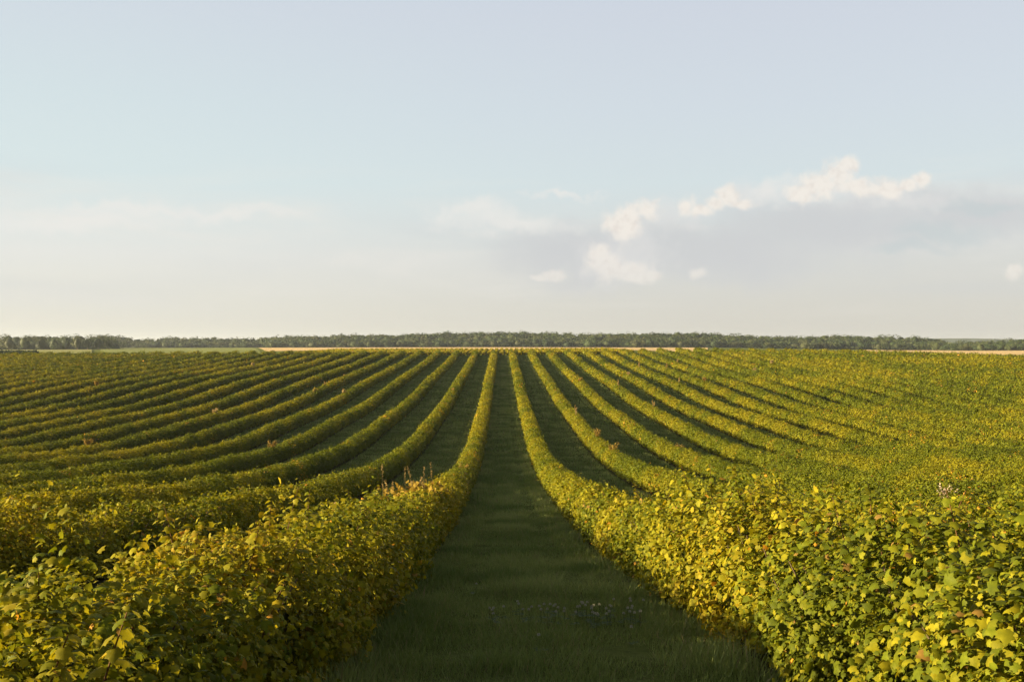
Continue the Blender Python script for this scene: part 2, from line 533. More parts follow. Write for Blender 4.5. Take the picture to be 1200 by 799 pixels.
def leaf_colours(P, rnd, rr, yellowness=0.0, vary=None):
    """autumn mix: patches of olive and yellow among green, a few orange and brown leaves"""
    n = len(P)
    patch = vnoise(P[:, 0] * .55, P[:, 1] * .55, 3.1) * .6 + vnoise(P[:, 0] * 1.9, P[:, 1] * 1.9, P[:, 2] * 1.9 + 60) * .4
    big = vnoise(P[:, 0] * .09 + 9, P[:, 1] * .09, 1.7)
    vary = 1.0 if vary is None else vary      # single leaves differ more than whole clumps do
    v = .5 + (patch - .5) * (.35 + .35 * vary) + (rnd - .5) * .48 * vary + (big - .5) * .36 + yellowness + .06 - .05 * (1 - vary)
    c = GREEN_D + (GREEN_M - GREEN_D) * np.clip((v - .15) / .3, 0, 1)[:, None]
    c = c + (OLIVE - c) * np.clip((v - .45) / .22, 0, 1)[:, None]
    c = c + (YELLOW - c) * np.clip((v - .80) / .22, 0, 1)[:, None]
    rust = vnoise(P[:, 0] * .9 + 33, P[:, 1] * .5, 8.8)
    po = .006 + .30 * np.clip((rust - .80) / .12, 0, 1)
    po = po * (.35 + .65 * vary)
    o = rr < po
    c[o] = ORANGE * (.8 + .5 * rnd[o, None])
    b = rr > 1 - .010 * vary
    c[b] = BROWN * (.8 + .6 * rnd[b, None])
    return c * (1 + (.10 + .12 * vary) * (rng.random((n, 1)) - .5) * 2)


def frames(N, outward, droop, r, jitter=.50):
    """leaf frames: rows are side axis, tip axis, normal"""
    nrm = outward + r.normal(0, jitter, (N, 3))
    nrm[:, 2] += .12
    nrm /= np.linalg.norm(nrm, axis=1, keepdims=True)
    tip = r.normal(0, .7, (N, 3)) + outward * .3
    tip[:, 2] -= droop
    tip -= nrm * np.sum(tip * nrm, axis=1, keepdims=True)
    tip /= np.linalg.norm(tip, axis=1, keepdims=True) + 1e-6
    side = np.cross(tip, nrm)
    return np.stack([side, tip, nrm], 1)


def row_profile(X, y, th):
    """surface of the hedge at angle th (0 = left foot, pi = right foot)"""
    bush = vnoise(y * 1.15 + X * 7.7, X, .5)                       # one bush about every 0.9 m
    wide = vnoise(y * .35 + X * 3.1, X + 5, 2.5)
    far_ = np.clip((np.abs(y) - 8) / 18, 0, 1)             # further off the clipped sides read as even
    near_ = 1 - sstep(y, 9, 16)
    hw = .57 - .05 * far_ + .14 * bush * (1 - .4 * far_) + .10 * (wide - .5) + near_ * (.04 + .22 * (bush - .5))
    hh = .86 + .22 * bush * (1 - .45 * far_) + .14 * (wide - .5) + near_ * .26 * (bush - .5)
    ct, st = -np.cos(th), np.sin(th)
    # superellipse: fuller shoulders, feet tucked in a little
    px_ = np.sign(ct) * np.abs(ct) ** .88 * hw
    pz_ = np.abs(st) ** .88 * hh
    if X == -1.75:                       # the near left hedge is a little lower and slimmer
        low = 1 - .12 * (1 - sstep(y, 7, 15))
        px_, pz_ = px_ * np.where(px_ > 0, 1.25 - .25 * sstep(y, 8, 15), .72 + .28 * sstep(y, 8, 15)), pz_ * low
    tuck = 1 - .16 * (1 - np.clip(pz_ / .35, 0, 1))
    px_ = px_ * tuck
    lump = vnoise(y * 3.3 + X, th * 2.6, X * 1.3) - .5
    lump2 = vnoise(y * 7.5 + X, th * 5.5, X * 2.3 + 4) - .5
    k = 1 + (.38 - .20 * far_ + .12 * near_) * lump + (.24 - .10 * far_ + .06 * near_) * lump2
    return px_ * k, pz_ * k


def foliage_segment(mb, X, y0, y1, ls, kind, cover, r, yellowness):
    L = y1 - y0
    area = 2.9 * L
    n = int(area * cover / (ls * ls * .55))
    if n <= 0:
        return
    y = y0 + L * r.random(n)
    th = np.pi * (r.random(n) * .94 + .03)
    # leaves sit in rosettes at the ends of shoots
    dmid = math.hypot(X, (y0 + y1) / 2)
    canes = dmid < 18                                  # close by, the rosettes draw out into upright leafy shoots
    cl = 17 if canes else 8
    nc = max(1, n // cl)
    ci = r.integers(0, nc, n)
    yc = y0 + L * r.random(nc)
    thc = np.pi * (r.random(nc) * .94 + .03)
    rad = max(.070, ls * 1.20)
    gap = vnoise(yc * 2.9 + X, thc * 2.4, X * .7 + 11) * .65 + vnoise(yc * 7.0, thc * 5.0, X * .9) * .35
    hole = gap < .40                                   # gaps between the shoots, where one looks into the dark
    loose = r.random(n) < .15
    off = r.normal(0, 1, (n, 3))
    off /= np.linalg.norm(off, axis=1, keepdims=True)
    if canes:
        lean = np.stack([-np.cos(thc) * .75 + r.normal(0, .22, nc), r.normal(0, .30, nc), .35 + np.sin(thc) * .8], 1)
        lean /= np.linalg.norm(lean, axis=1, keepdims=True)
        tq = -.32 + (.24 + .16 * r.random(nc)[ci]) * r.random(n) ** .8
        side_ = off - lean[ci] * np.sum(off * lean[ci], 1, keepdims=True)
        shift = lean[ci] * tq[:, None] + side_ * (.060 * (1.1 - (tq[:, None] + .32)))
        off = side_ * .8 + lean[ci] * .35
    else:
        shift = off * rad
    y = np.where(loose, y, yc[ci] + shift[:, 1])
    th = np.where(loose, th, thc[ci])
    pxx, pzz = row_profile(X, np.where(loose, y, yc[ci]), th)
    dc = np.where(hole, .20 + .28 * r.random(nc), np.clip(r.exponential(.12, nc), 0, .45) - (.09 - .05 * min(1, max(0, y0) / 30)) * r.random(nc))
    depth = np.clip(r.exponential(.09, n), 0, .34)
    k = np.where(loose, 1 - depth, 1 - dc[ci])
    # ragged tips: some leaves ride on shoots that stand out of the top
    shoot = (vnoise(y * 5.2 + X * 2, th * 3, X) > .66) & (r.random(n) < .5 - .35 * min(1, y0 / 30)) & (pzz > .45)
    k = np.where(shoot, k + r.random(n) * .20, k)
    ox, oz = np.where(loose, 0, shift[:, 0]), np.where(loose, 0, shift[:, 2])
    x = X + pxx * k + ox
    z = ground(np.full(n, X), y) + np.maximum(pzz * k + oz, .03 + ls * .25)
    P = np.stack([x, y, z], 1)
    out = np.stack([pxx / .6, np.zeros(n), pzz / .85], 1)
    out /= np.linalg.norm(out, axis=1, keepdims=True) + 1e-6
    out = np.where(loose[:, None], out, out * .45 + off * .75 + np.array((0, 0, .2)))
    F = frames(n, out, .55, r, float(np.interp(dmid, [10, 45], [.50, .34])))
    vary = float(np.interp(math.hypot(X, (y0 + y1) / 2), [8, 40], [1.0, .28]))
    col = leaf_colours(P, r.random(n), r.random(n), yellowness, vary)
    S = ls * (.60 + 1.0 * r.random(n) ** 2)
    tv, tf = {'A': (LEAF_A_V, LEAF_A_F), 'B': (LEAF_B_V, LEAF_B_F), 'C': (LEAF_C_V, LEAF_C_F)}[kind]
    mb.inst(tv, tf, P, F, S, col)


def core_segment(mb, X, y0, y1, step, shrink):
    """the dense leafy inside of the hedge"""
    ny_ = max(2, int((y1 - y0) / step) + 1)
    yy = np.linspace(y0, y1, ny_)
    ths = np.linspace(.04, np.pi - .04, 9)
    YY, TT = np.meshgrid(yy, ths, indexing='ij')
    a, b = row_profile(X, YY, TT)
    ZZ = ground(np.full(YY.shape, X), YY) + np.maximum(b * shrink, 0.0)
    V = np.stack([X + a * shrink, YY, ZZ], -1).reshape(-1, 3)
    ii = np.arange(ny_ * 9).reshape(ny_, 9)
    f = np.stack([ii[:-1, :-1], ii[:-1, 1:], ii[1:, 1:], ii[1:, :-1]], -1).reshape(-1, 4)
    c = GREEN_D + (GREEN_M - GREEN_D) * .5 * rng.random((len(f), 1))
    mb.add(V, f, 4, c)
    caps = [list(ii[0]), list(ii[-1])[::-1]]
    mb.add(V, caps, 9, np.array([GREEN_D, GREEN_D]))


ORD = ['first', 'second', 'third', 'fourth', 'fifth', 'sixth', 'seventh', 'eighth', 'ninth', 'tenth', 'eleventh', 'twelfth', 'thirteenth', 'fourteenth',
       'fifteenth', 'sixteenth', 'seventeenth', 'eighteenth', 'nineteenth', 'twentieth', 'twenty-first', 'twenty-second', 'twenty-third', 'twenty-fourth',
       'twenty-fifth', 'twenty-sixth', 'twenty-seventh', 'twenty-eighth', 'twenty-ninth', 'thirtieth', 'thirty-first', 'thirty-second', 'thirty-third']
ROW_END = 205.0
N_SIDE = 29


def lod(d):
    if d < 7:
        return .035, 'A', 2.0
    if d < 14:
        return .042, 'B', 2.0
    if d < 26:
        return .054, 'B', 2.0
    return max(.066, d * .00130), 'C', 1.8


def build_row(side, k):
    X = (-1.75 - ROW_PITCH * (k - 1)) if side == 'left' else (2.25 + ROW_PITCH * (k - 1))
    r = np.random.default_rng(1000 + k * 2 + (side == 'left'))
    y_start = max(-5.0, abs(X) / .56 * .80 - 8)
    y_end = ROW_END + (vnoise(X * .7, 1.3, 2.2) - .5) * 2.0
    root = empty('currant_hedge', (X, y_start, float(ground(X, y_start))))
    if k == 1:
        lab = ('leafy currant hedge bordering the central grass lane on its left, dry grass tuft inside' if side == 'left'
               else 'yellowing sunlit currant hedge bordering the central grass lane on the right')
    else:
        lab = f'long green and yellow currant hedge, {ORD[k - 1]} row to the {side} of the central grass lane'
    tag(root, lab, 'hedge', 'currant hedges planted in parallel rows')
    inv = Matrix.Translation(-root.location)
    mb = MB()
    yel = .01 if side == 'right' else (.09 if k == 1 else .005)
    cuts = [y_start]
    while cuts[-1] < y_end:
        d = math.hypot(X, cuts[-1])
        cuts.append(min(y_end, cuts[-1] + max(1.0, d * .12)))
    for a, b in zip(cuts[:-1], cuts[1:]):
        d = math.hypot(X, (a + b) / 2)
        ls, kind, cover = lod(d)
        foliage_segment(mb, X, a, b, ls, kind, cover, r, yel)
    mid = min(y_end, max(y_start, 40))
    if mid > y_start + 1:
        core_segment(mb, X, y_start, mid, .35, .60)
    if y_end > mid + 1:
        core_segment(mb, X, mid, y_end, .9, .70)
    me = mb.mesh('foliage', [M_LEAF])
    me.transform(inv)
    link('foliage', me, root)
    # woody stems inside the near hedges
    if y_start < 14 and k <= 3:
        wb = MB()
        y = y_start
        while y < min(24, y_end):
            z0 = float(ground(X, y))
            for s in range(7):
                a = r.random() * 6.28
                lean = .15 + .45 * r.random()
                h = (.42 if X == -1.75 else .55) + .3 * r.random()
                p0 = (X + .12 * math.cos(a), y + .15 * math.sin(a), z0 - .03)
                p1 = (X + (.12 + lean * .45) * math.cos(a), y + (.15 + lean * .4) * math.sin(a), z0 + h * .5)
                p2 = (X + (.12 + lean * .8) * math.cos(a), y + (.15 + lean * .75) * math.sin(a), z0 + h)
                wb.tube([p0, p1, p2], [.011, .008, .004], (.09, .06, .035), 5)
            y += .45
        wm = wb.mesh('branchwork', [M_BARK])
        wm.transform(inv)
        link('branchwork', wm, root)
    # young shoots that stand out of the near hedges
    if k == 1:
        for s in range(100):
            y = 1.3 + 17 * r.random() ** 1.5
            th = math.pi * ((.22 if side == 'left' else .34) + (.56 if side == 'left' else .34) * r.random())
            a, b = row_profile(X, np.array([y]), np.array([th]))
            base = Vector((X + float(a[0]) * .8, y, float(ground(X, y)) + float(b[0]) * .8))
            ln = (.22 if side == 'left' else .28) + .26 * r.random()
            dirv = Vector((float(a[0]) * .6 + .12 * r.normal(), .25 * r.normal(), 1)).normalized()
            sb = MB()
            pts = [base + dirv * ln * q + Vector((0, 0, -.05 * q * q)) for q in (0, .35, .7, 1.0)]
            sb.tube(pts, [.0045, .004, .003, .002], (.15, .085, .035), 5)
            nl = 15
            q = np.linspace(.30, 1.0, nl)
            P = np.array([list(base + dirv * ln * float(v) + Vector((0, 0, -.05 * v * v))) for v in q])
            ang = np.arange(nl) * 2.4 + r.random() * 6
            outw = np.stack([np.cos(ang), np.sin(ang), np.full(nl, .15)], 1)
            nr = np.stack([np.cos(ang) * .35, np.sin(ang) * .35, np.ones(nl)], 1) + r.normal(0, .25, (nl, 3))
            nr /= np.linalg.norm(nr, axis=1, keepdims=True)
            tp = outw - nr * np.sum(outw * nr, 1, keepdims=True)
            tp[:, 2] -= .25
            tp /= np.linalg.norm(tp, axis=1, keepdims=True)
            F = np.stack([np.cross(tp, nr), tp, nr], 1)
            cc = leaf_colours(P, r.random(nl), r.random(nl) * .97 + .01, .12)
            sb.inst(LEAF_A_V, LEAF_A_F, P + outw * .02, F, .030 + .034 * (1.15 - q) + .016 * r.random(nl), cc)
            sm = sb.mesh('shoot', [M_LEAF])
            sm.transform(inv)
            link('shoot', sm, root)


for k in range(1, N_SIDE + 1):
    for side in ('left', 'right'):
        build_row(side, k)

# ------------------------------------------------------------------ young rows on the bank beyond the cross path
px_rows = np.arange(-47.0, 31.0, 1.42)
young = []
for vI in range(4):
    r = np.random.default_rng(50 + vI)
    mb = MB()
    n = 2600
    y = 56 * r.random(n)
    th = np.pi * r.random(n)
    hw, hh = .38, .48 + .20 * vnoise(y * .8 + vI * 31, 0, 0)
    depth = np.clip(r.exponential(.12, n), 0, .5)
    P = np.stack([-np.cos(th) * hw * (1 - depth), y, np.maximum(.25 + np.sin(th) * hh * (1 - depth) * .85, .1)], 1)
    out = np.stack([-np.cos(th), 0 * y, np.sin(th)], 1)
    mb.inst(LEAF_C_V, LEAF_C_F, P, frames(n, out, .4, r), .30 + .14 * r.random(n), leaf_colours(P * 3, r.random(n), r.random(n), .12))
    young.append(mb.mesh('young_row_leaves', [M_LEAF]))
for i, x in enumerate(px_rows):
    # each row follows the slope of the bank
    o = bpy.data.objects.new('young_currant_row', young[i % 4])
    COL.objects.link(o)
    z0, z1 = float(ground(x, 213)), float(ground(x, 270))
    o.location = (x, 213.5, z0 + .02)
    o.rotation_euler = (math.atan2(z1 - z0, 56.5), 0, 0)
    tag(o, 'narrow young currant row on the bank beyond the cross path, in front of the stubble', 'hedge', 'young currant rows beyond the cross path')

# ------------------------------------------------------------------ grass in the lanes
gb = MB()
BLADE_V = [(-.5, 0, 0), (.5, 0, 0), (.28, .55, .10), (-.28, .55, .10), (0, 1, .32)]


def grass_patch(x0, x1, y0, y1, n, h, wd, r):
    x = x0 + (x1 - x0) * r.random(n)
    y = y0 + (y1 - y0) * r.random(n)
    cl = vnoise(x * 2.1, y * 2.1, 5.0)
    keep = r.random(n) < .35 + .9 * cl
    x, y, cl = x[keep], y[keep], cl[keep]
    n = len(x)
    z = ground(x, y) - .01
    track = np.abs(np.abs((x - .25 + 2) % 4 - 2) - .62) < .17            # two faint wheel tracks in each lane
    tuft = np.clip((vnoise(x * 1.3 + 40, y * 1.3, 2.0) - .55) / .25, 0, 1)
    hh = h * (.5 + .7 * r.random(n)) * (.6 + .8 * cl) * (1 + .8 * tuft) * np.where(track, .55, 1.0)
    a = r.random(n) * 2 * np.pi
    side = np.stack([np.cos(a), np.sin(a), np.zeros(n)], 1) * wd
    up = np.stack([.35 * r.normal(0, 1, n), .35 * r.normal(0, 1, n), np.ones(n)], 1)
    up /= np.linalg.norm(up, axis=1, keepdims=True)
    up *= hh[:, None]
    fw = np.stack([-np.sin(a), np.cos(a), np.zeros(n)], 1) * hh[:, None]
    F = np.stack([side, up, fw], 1)
    tone = vnoise(x * .8, y * .8, 9.0)[:, None]
    c = np.array((.115, .162, .036)) + (np.array((.260, .300, .095)) - np.array((.115, .162, .036))) * np.clip((tone - .5) * 1.7 + .45 + (r.random((n, 1)) - .5) * .5, 0, 1)
    dry = r.random(n) < .07
    c[dry] = (.24, .20, .10)
    gb.inst(BLADE_V, [(0, 1, 2), (0, 2, 3)], np.stack([x, y, z], 1), F, np.ones(n), c)
    gb.inst([(.28, .55, .10), (0, 1, .32), (-.28, .55, .10)], [(0, 1, 2)], np.stack([x, y, z], 1), F, np.ones(n), c)


r = np.random.default_rng(3)
for (y0, y1, n, h, wd) in ((2.5, 6, 26000, .09, .006), (6, 10, 30000, .10, .007), (10, 16, 30000, .10, .009), (16, 28, 30000, .11, .015), (28, 60, 34000, .12, .03), (60, 205, 40000, .14, .08)):
    grass_patch(-1.15, 1.65, y0, y1, n, h, wd, r)
for s in (-9, -8, -7, -6, -5, -4, -3, -2, -1, 1, 2, 3, 4, 5, 6, 7, 8):
    cx = .25 + 4 * s
    y0 = abs(cx) / .56 * .8
    if y0 > 24:
        grass_patch(cx - 1.3, cx + 1.3, max(30, y0), 205, 12000, .14, .08, r)
        continue
    grass_patch(cx - 1.3, cx + 1.3, y0, 30, 9000 if abs(s) == 1 else 3000, .11, .018, r)
    grass_patch(cx - 1.3, cx + 1.3, 30, 80, 14000, .12, .04, r)
    grass_patch(cx - 1.3, cx + 1.3, 80, 205, 14000, .14, .09, r)
for (x0, x1) in ((-1.30, -.80), (1.25, 1.75)):            # taller weeds along the feet of the two near hedges
    grass_patch(x0, x1, 3, 10, 3000, .13, .009, r)
    grass_patch(x0, x1, 10, 45, 5000, .14, .020, r)
tag(link('grass', gb.mesh('grass', [M_GRASS])), 'short dark green grass growing in the lanes between the hedges', 'grass', kind='stuff')

# ------------------------------------------------------------------ clover in flower across the central lane
def clover_meshes(seed):
    r = np.random.default_rng(seed)
    h = .10 + .05 * r.random()
    st_ = MB()
    st_.tube([(0, 0, -.01), (.006, .003, h * .5), (.012, .0, h)], [.0016, .0014, .0012], (.06, .09, .02), 4)
    hd = MB()
    n = 46
    ph = np.arccos(1 - 1.7 * (np.arange(n) + .5) / n)
    a = np.arange(n) * 2.39996
    d = np.stack([np.sin(ph) * np.cos(a), np.sin(ph) * np.sin(a), np.cos(ph)], 1)
    P = np.array((.012, 0, h)) + d * .004
    up = d + np.array((0, 0, .25))
    up /= np.linalg.norm(up, axis=1, keepdims=True)
    sd_ = np.cross(up, d + r.normal(0, .3, (n, 3)))
    sd_ /= np.linalg.norm(sd_, axis=1, keepdims=True) + 1e-6
    F = np.stack([sd_, up, np.cross(sd_, up)], 1)
    c = np.array((.40, .39, .31)) * (.75 + .35 * r.random((n, 1)))
    hd.inst([(-.28, 0, 0), (.28, 0, 0), (.2, .9, .12), (-.2, .9, .12)], [(0, 1, 2, 3)], P, F, np.full(n, .0072), c)
    lf = MB()
    for q in range(3):
        a0 = r.random() * 6.28
        for j in range(3):
            a = a0 + j * 2.09
            cx, cy, cz = .03 * math.cos(a0 + q), .03 * math.sin(a0 + q), .045
            pts = [(cx, cy, cz)] + [(cx + .018 * math.cos(a + b) * s, cy + .018 * math.sin(a + b) * s, cz + .004) for b, s in ((-.6, .7), (-.35, 1.1), (0, 1.0), (.35, 1.1), (.6, .7))]
            lf.add(pts, [(0, 1, 2, 3, 4, 5)], 6, (.05, .085, .02))
    return st_.mesh('stem', [M_GRASS]), hd.mesh('flower_head', [M_PETAL]), lf.mesh('leaf', [M_GRASS])


r = np.random.default_rng(21)
cl_var = [clover_meshes(s) for s in range(4)]
for i in range(58):
    if i < 52:
        p_, q_ = 572 + 182 * r.random(), 719 + r.normal(0, 4.5)
    else:
        p_, q_ = 555 + 190 * r.random(), 690 + 70 * r.random()
    y = 7.6
    for _ in range(12):                      # walk down the slope to where this spot of the lane lies
        y = -float(ground(xat(p_, y), y) + .09) * FPX / (q_ - VPY)
    x = xat(p_, y)
    o = empty('white_clover', (x, y, float(ground(x, y))), r.random() * 6.28)
    tag(o, 'small white clover flower in the scattered band across the central grass lane', 'flower', 'white clover flowers in the central lane')
    for me, nm in zip(cl_var[i % 4], ('stem', 'flower_head', 'leaf')):
        c_ = link(nm, me, o)
    o.scale = (1.25,) * 3

# ------------------------------------------------------------------ dry weeds that stand out of the hedges
def row_x(side, k):
    return (-1.75 - ROW_PITCH * (k - 1)) if side == 'left' else (2.25 + ROW_PITCH * (k - 1))


STRAW = np.array((.36, .27, .12))
RUST = np.array((.27, .185, .045))


def weed(side, k, pxx, h, kind, label, seed):
    """a dead weed rooted in hedge k, at the distance at which that hedge shows at column pxx"""
    r = np.random.default_rng(seed)
    X = row_x(side, k) + .15 * r.normal()
    y = X * FPX / (pxx - VPX)
    z0 = float(ground(X, y)) + .55
    o = empty('dry_weed', (X, y, z0))
    tag(o, label, 'weed', 'dry weeds standing out of the hedges')
    th = max(.006, y * .00030)
    stb, sb = MB(), MB()
    H = h + .35
    if kind == 'spike':
        for j in range(2):
            lean = r.normal(0, .08, 2)
            stb.tube([(0, 0, -.3), (lean[0] * .5, lean[1] * .5, H * .5), (lean[0], lean[1], H * (1 - .2 * j))], [th, th * .8, th * .5], STRAW * .8, 4)
            n = 60
            q = r.random(n)
            P = np.stack([lean[0] * (.7 + .3 * q), lean[1] * (.7 + .3 * q), H * (1 - .2 * j) * (.62 + .40 * q)], 1) + r.normal(0, .02, (n, 3))
            sb.inst(LEAF_C_V, LEAF_C_F, P, frames(n, r.normal(0, 1, (n, 3)) * .5, -.8, r), np.full(n, max(.04, y * .0009)), (STRAW if j else RUST * .6 + STRAW * .5) * (.7 + .5 * r.random((n, 1))))
    else:
        for j in range(9):
            a = r.random() * 6.28
            sp = .12 + .16 * r.random()
            hj = H * (.6 + .4 * r.random())
            stb.tube([(0, 0, -.3), (sp * .4 * math.cos(a), sp * .4 * math.sin(a), hj * .55), (sp * math.cos(a), sp * math.sin(a), hj)], [th, th * .7, th * .4], RUST * .6, 4)
            n = 40
            q = r.random((n, 1))
            P = np.array((sp * .4 * math.cos(a), sp * .4 * math.sin(a), hj * .55)) * (1 - q) + np.array((sp * math.cos(a), sp * math.sin(a), hj)) * q + r.normal(0, .04, (n, 3))
            base = {'rust': RUST, 'straw': STRAW, 'white': np.array((.42, .33, .26)), 'yellow': np.array((.30, .24, .05))}[kind]
            sb.inst(LEAF_C_V, LEAF_C_F, P, frames(n, r.normal(0, 1, (n, 3)) * .5, -.5, r), np.full(n, max(.045, y * .0010)), base * (.7 + .6 * r.random((n, 1))))
    link('stem', stb.mesh('stem', [M_DRY]), o)
    link('flower_cluster' if kind == 'white' else 'seed_head', sb.mesh('seed_head', [M_DRY]), o)


weeds = [
    ('right', 2, 675, .85, 'spike', 'tall pale straw stalk standing out of the second hedge right of the lane'),
    ('right', 2, 700, .55, 'rust', 'bushy reddish dead weed on the second hedge right of the lane, taller of a pair'),
    ('right', 2, 719, .45, 'rust', 'low rounded brown dead weed at the near end of the second right hedge'),
    ('right', 3, 680, .45, 'rust', 'small brown weed on the crest of the third hedge right of the lane'),
    ('right', 4, 725, .80, 'spike', 'upright straw coloured stalk on the fourth hedge right of the lane'),
    ('right', 4, 766, .60, 'spike', 'thin dry stalk nearer along the fourth hedge right of the lane'),
    ('right', 5, 737, .35, 'straw', 'faded beige weed clump on the fifth hedge right of the lane'),
    ('right', 6, 749, .80, 'spike', 'tall brown spike far along the sixth hedge right of the lane'),
    ('right', 6, 796, .70, 'spike', 'slender dry stalk halfway along the sixth hedge right of the lane'),
    ('right', 7, 781, .75, 'spike', 'pale upright stalk far along the seventh hedge right of the lane'),
    ('right', 8, 795, .70, 'spike', 'dry brown stalk far along the eighth hedge right of the lane'),
    ('right', 3, 797, .25, 'rust', 'orange dead clump low on the near part of the third right hedge'),
    ('right', 7, 826, .45, 'rust', 'rusty weed standing on the seventh hedge right of the lane'),
    ('right', 10, 886, .5, 'straw', 'beige weed clump on the tenth hedge right of the lane'),
    ('right', 12, 905, .5, 'straw', 'pale weed clump on the twelfth hedge right of the lane'),
    ('left', 4, 320, .40, 'rust', 'orange brown dead clump on the fourth hedge left of the lane'),
    ('left', 7, 105, .45, 'rust', 'orange dead clump on the seventh hedge left of the lane'),
    ('left', 7, 253, .45, 'straw', 'small beige weed on the seventh hedge left of the lane'),
    ('left', 6, 368, .50, 'yellow', 'yellow green weed bush on the sixth hedge left of the lane'),
    ('left', 6, 382, .55, 'spike', 'reddish spike beside the yellow bush on the sixth left hedge'),
    ('left', 11, 297, .55, 'straw', 'pale straw weed clump on the eleventh hedge left of the lane'),
    ('left', 13, 115, .55, 'rust', 'orange weed clump on the thirteenth hedge left of the lane'),
    ('left', 2, 531, .30, 'rust', 'small reddish clump on the second hedge left of the lane'),
    ('left', 1, 543, .15, 'rust', 'pinkish brown dead leaves on the first hedge left of the lane'),
    ('left', 5, 404, .30, 'straw', 'small pale weed low on the fifth hedge left of the lane'),
    ('right', 3, 1117, .16, 'white', 'pale fluffy thistle heads rising between the sunlit right hedges'),
]
for i, w in enumerate(weeds):
    weed(*w[:5], w[5], 300 + i)


def grass_tuft(X, y, n, h, spread, label, seed, lean=0.25):
    r = np.random.default_rng(seed)
    z0 = float(ground(X, y)) + .45
    o = empty('dry_grass_tuft', (X, y, z0))
    tag(o, label, 'grass tuft', 'dry grass tufts growing through the first hedge on the left')
    for j in range(n):
        b = MB()
        x0, y0 = r.normal(0, spread, 2)
        lx, ly = r.normal(0, lean * .6), r.normal(0, lean)
        hj = h * (.55 + .5 * r.random())
        b.tube([(x0, y0, -.2), (x0 + lx * .25, y0 + ly * .25, hj * .5), (x0 + lx, y0 + ly, hj)], [.006, .005, .003], STRAW * (.6 + .3 * r.random()), 4)
        m_ = 26
        q = r.random((m_, 1))
        P = np.array((x0 + lx * .6, y0 + ly * .6, hj * .76)) * (1 - q) + np.array((x0 + lx * 1.05, y0 + ly * 1.05, hj * 1.06)) * q + r.normal(0, .008, (m_, 3))
        b.inst(LEAF_C_V, LEAF_C_F, P, frames(m_, r.normal(0, 1, (m_, 3)) * .4, -1.2, r), np.full(m_, .034), (STRAW * .75 + RUST * .25) * (.6 + .5 * r.random((m_, 1))))
        link('stalk', b.mesh('stalk', [M_DRY]), o)
    if n < 4:
        return
    lv = MB()
    m_ = n * 26
    P = np.stack([r.normal(0, spread * 1.2, m_), r.normal(0, spread * 1.6, m_), .25 + .35 * h * r.random(m_)], 1)
    lv.inst(LEAF_C_V, LEAF_C_F, P, frames(m_, r.normal(0, .4, (m_, 3)), -1.2, r), .09 + .06 * r.random(m_), (RUST * .5 + YELLOW * .45) * (.7 + .5 * r.random((m_, 1))))
    link('blades', lv.mesh('blades', [M_DRY]), o)


def tuft_at(pxx, Xoff=0.0):
    X = -1.75 + Xoff
    return X, X * FPX / (pxx - VPX)


grass_tuft(*tuft_at(487, -.25), 11, 1.05, .28, 'tuft of tall dry grass stalks growing through the first hedge left of the lane', 71)
grass_tuft(*tuft_at(462, -.45), 2, .95, .08, 'pair of bent dry stalks beside the tall grass tuft on the left hedge', 72, .35)
grass_tuft(*tuft_at(404, -.75), 2, .9, .06, 'lone leaning dry stalk behind the yellow crest of the first left hedge', 73, .45)

# ------------------------------------------------------------------ far woods
TOP = np.array([(-400, 392), (0, 392.5), (60, 393), (128, 392.5), (160, 396), (166, 397.5), (200, 395), (300, 396), (318, 395), (340, 393.5), (370, 393), (420, 391.5),
                (470, 391.5), (485, 390), (560, 389.3), (610, 388.5), (640, 389.5), (700, 391), (715, 389.5), (740, 390), (800, 389.3), (850, 391), (900, 393.5),
                (940, 394.2), (965, 393), (985, 391.8), (1010, 393), (1060, 394), (1075, 394), (1100, 396), (1108, 398), (1113, 403.2), (1120, 401.5), (1130, 400),
                (1160, 398.5), (1200, 397), (1700, 396)], float)


def crown(mb, c, rx, rz, n, r, tone, size):
    """leaf clumps through an uneven crown made of several lobes"""
    nl = 6
    lob = np.stack([r.normal(0, .45, nl), r.normal(0, .45, nl), np.clip(r.normal(.05, .42, nl), -.75, .7)], 1)
    lr_ = .42 + .25 * r.random(nl)
    k = r.integers(0, nl, n)
    d = r.normal(0, 1, (n, 3))
    d /= np.linalg.norm(d, axis=1, keepdims=True)
    q = (.80 + .24 * r.random((n, 1)))
    P = (lob[k] + d * lr_[k, None] * q) * np.array((rx, rx, rz)) + c
    F = frames(n, d, .3, r)
    col = tone * (.70 + .6 * r.random((n, 1))) * (1 + .25 * (lr_[k, None] - .55))
    mb.inst(LEAF_C_V, LEAF_C_F, P, F, .8 * size * (.7 + .6 * r.random(n)), col)
    # solid inner leaf mass so that one does not see straight through
    ico = np.array([(math.cos(a) * s_, math.sin(a) * s_, z_) for z_, s_ in ((-.8, .35), (-.2, .62), (.35, .5), (.7, .2)) for a in np.linspace(0, 2 * np.pi, 7)[:-1]])
    f = [(i * 6 + j, i * 6 + (j + 1) % 6, (i + 1) * 6 + (j + 1) % 6, (i + 1) * 6 + j) for i in range(3) for j in range(6)]
    mb.add(ico * np.array((rx, rx, rz)) * 1.05 + c, f, 4, tone * .8)


TONES = [np.array(c) for c in ((.036, .056, .020), (.042, .062, .022), (.052, .068, .025), (.030, .048, .020), (.060, .070, .028))]


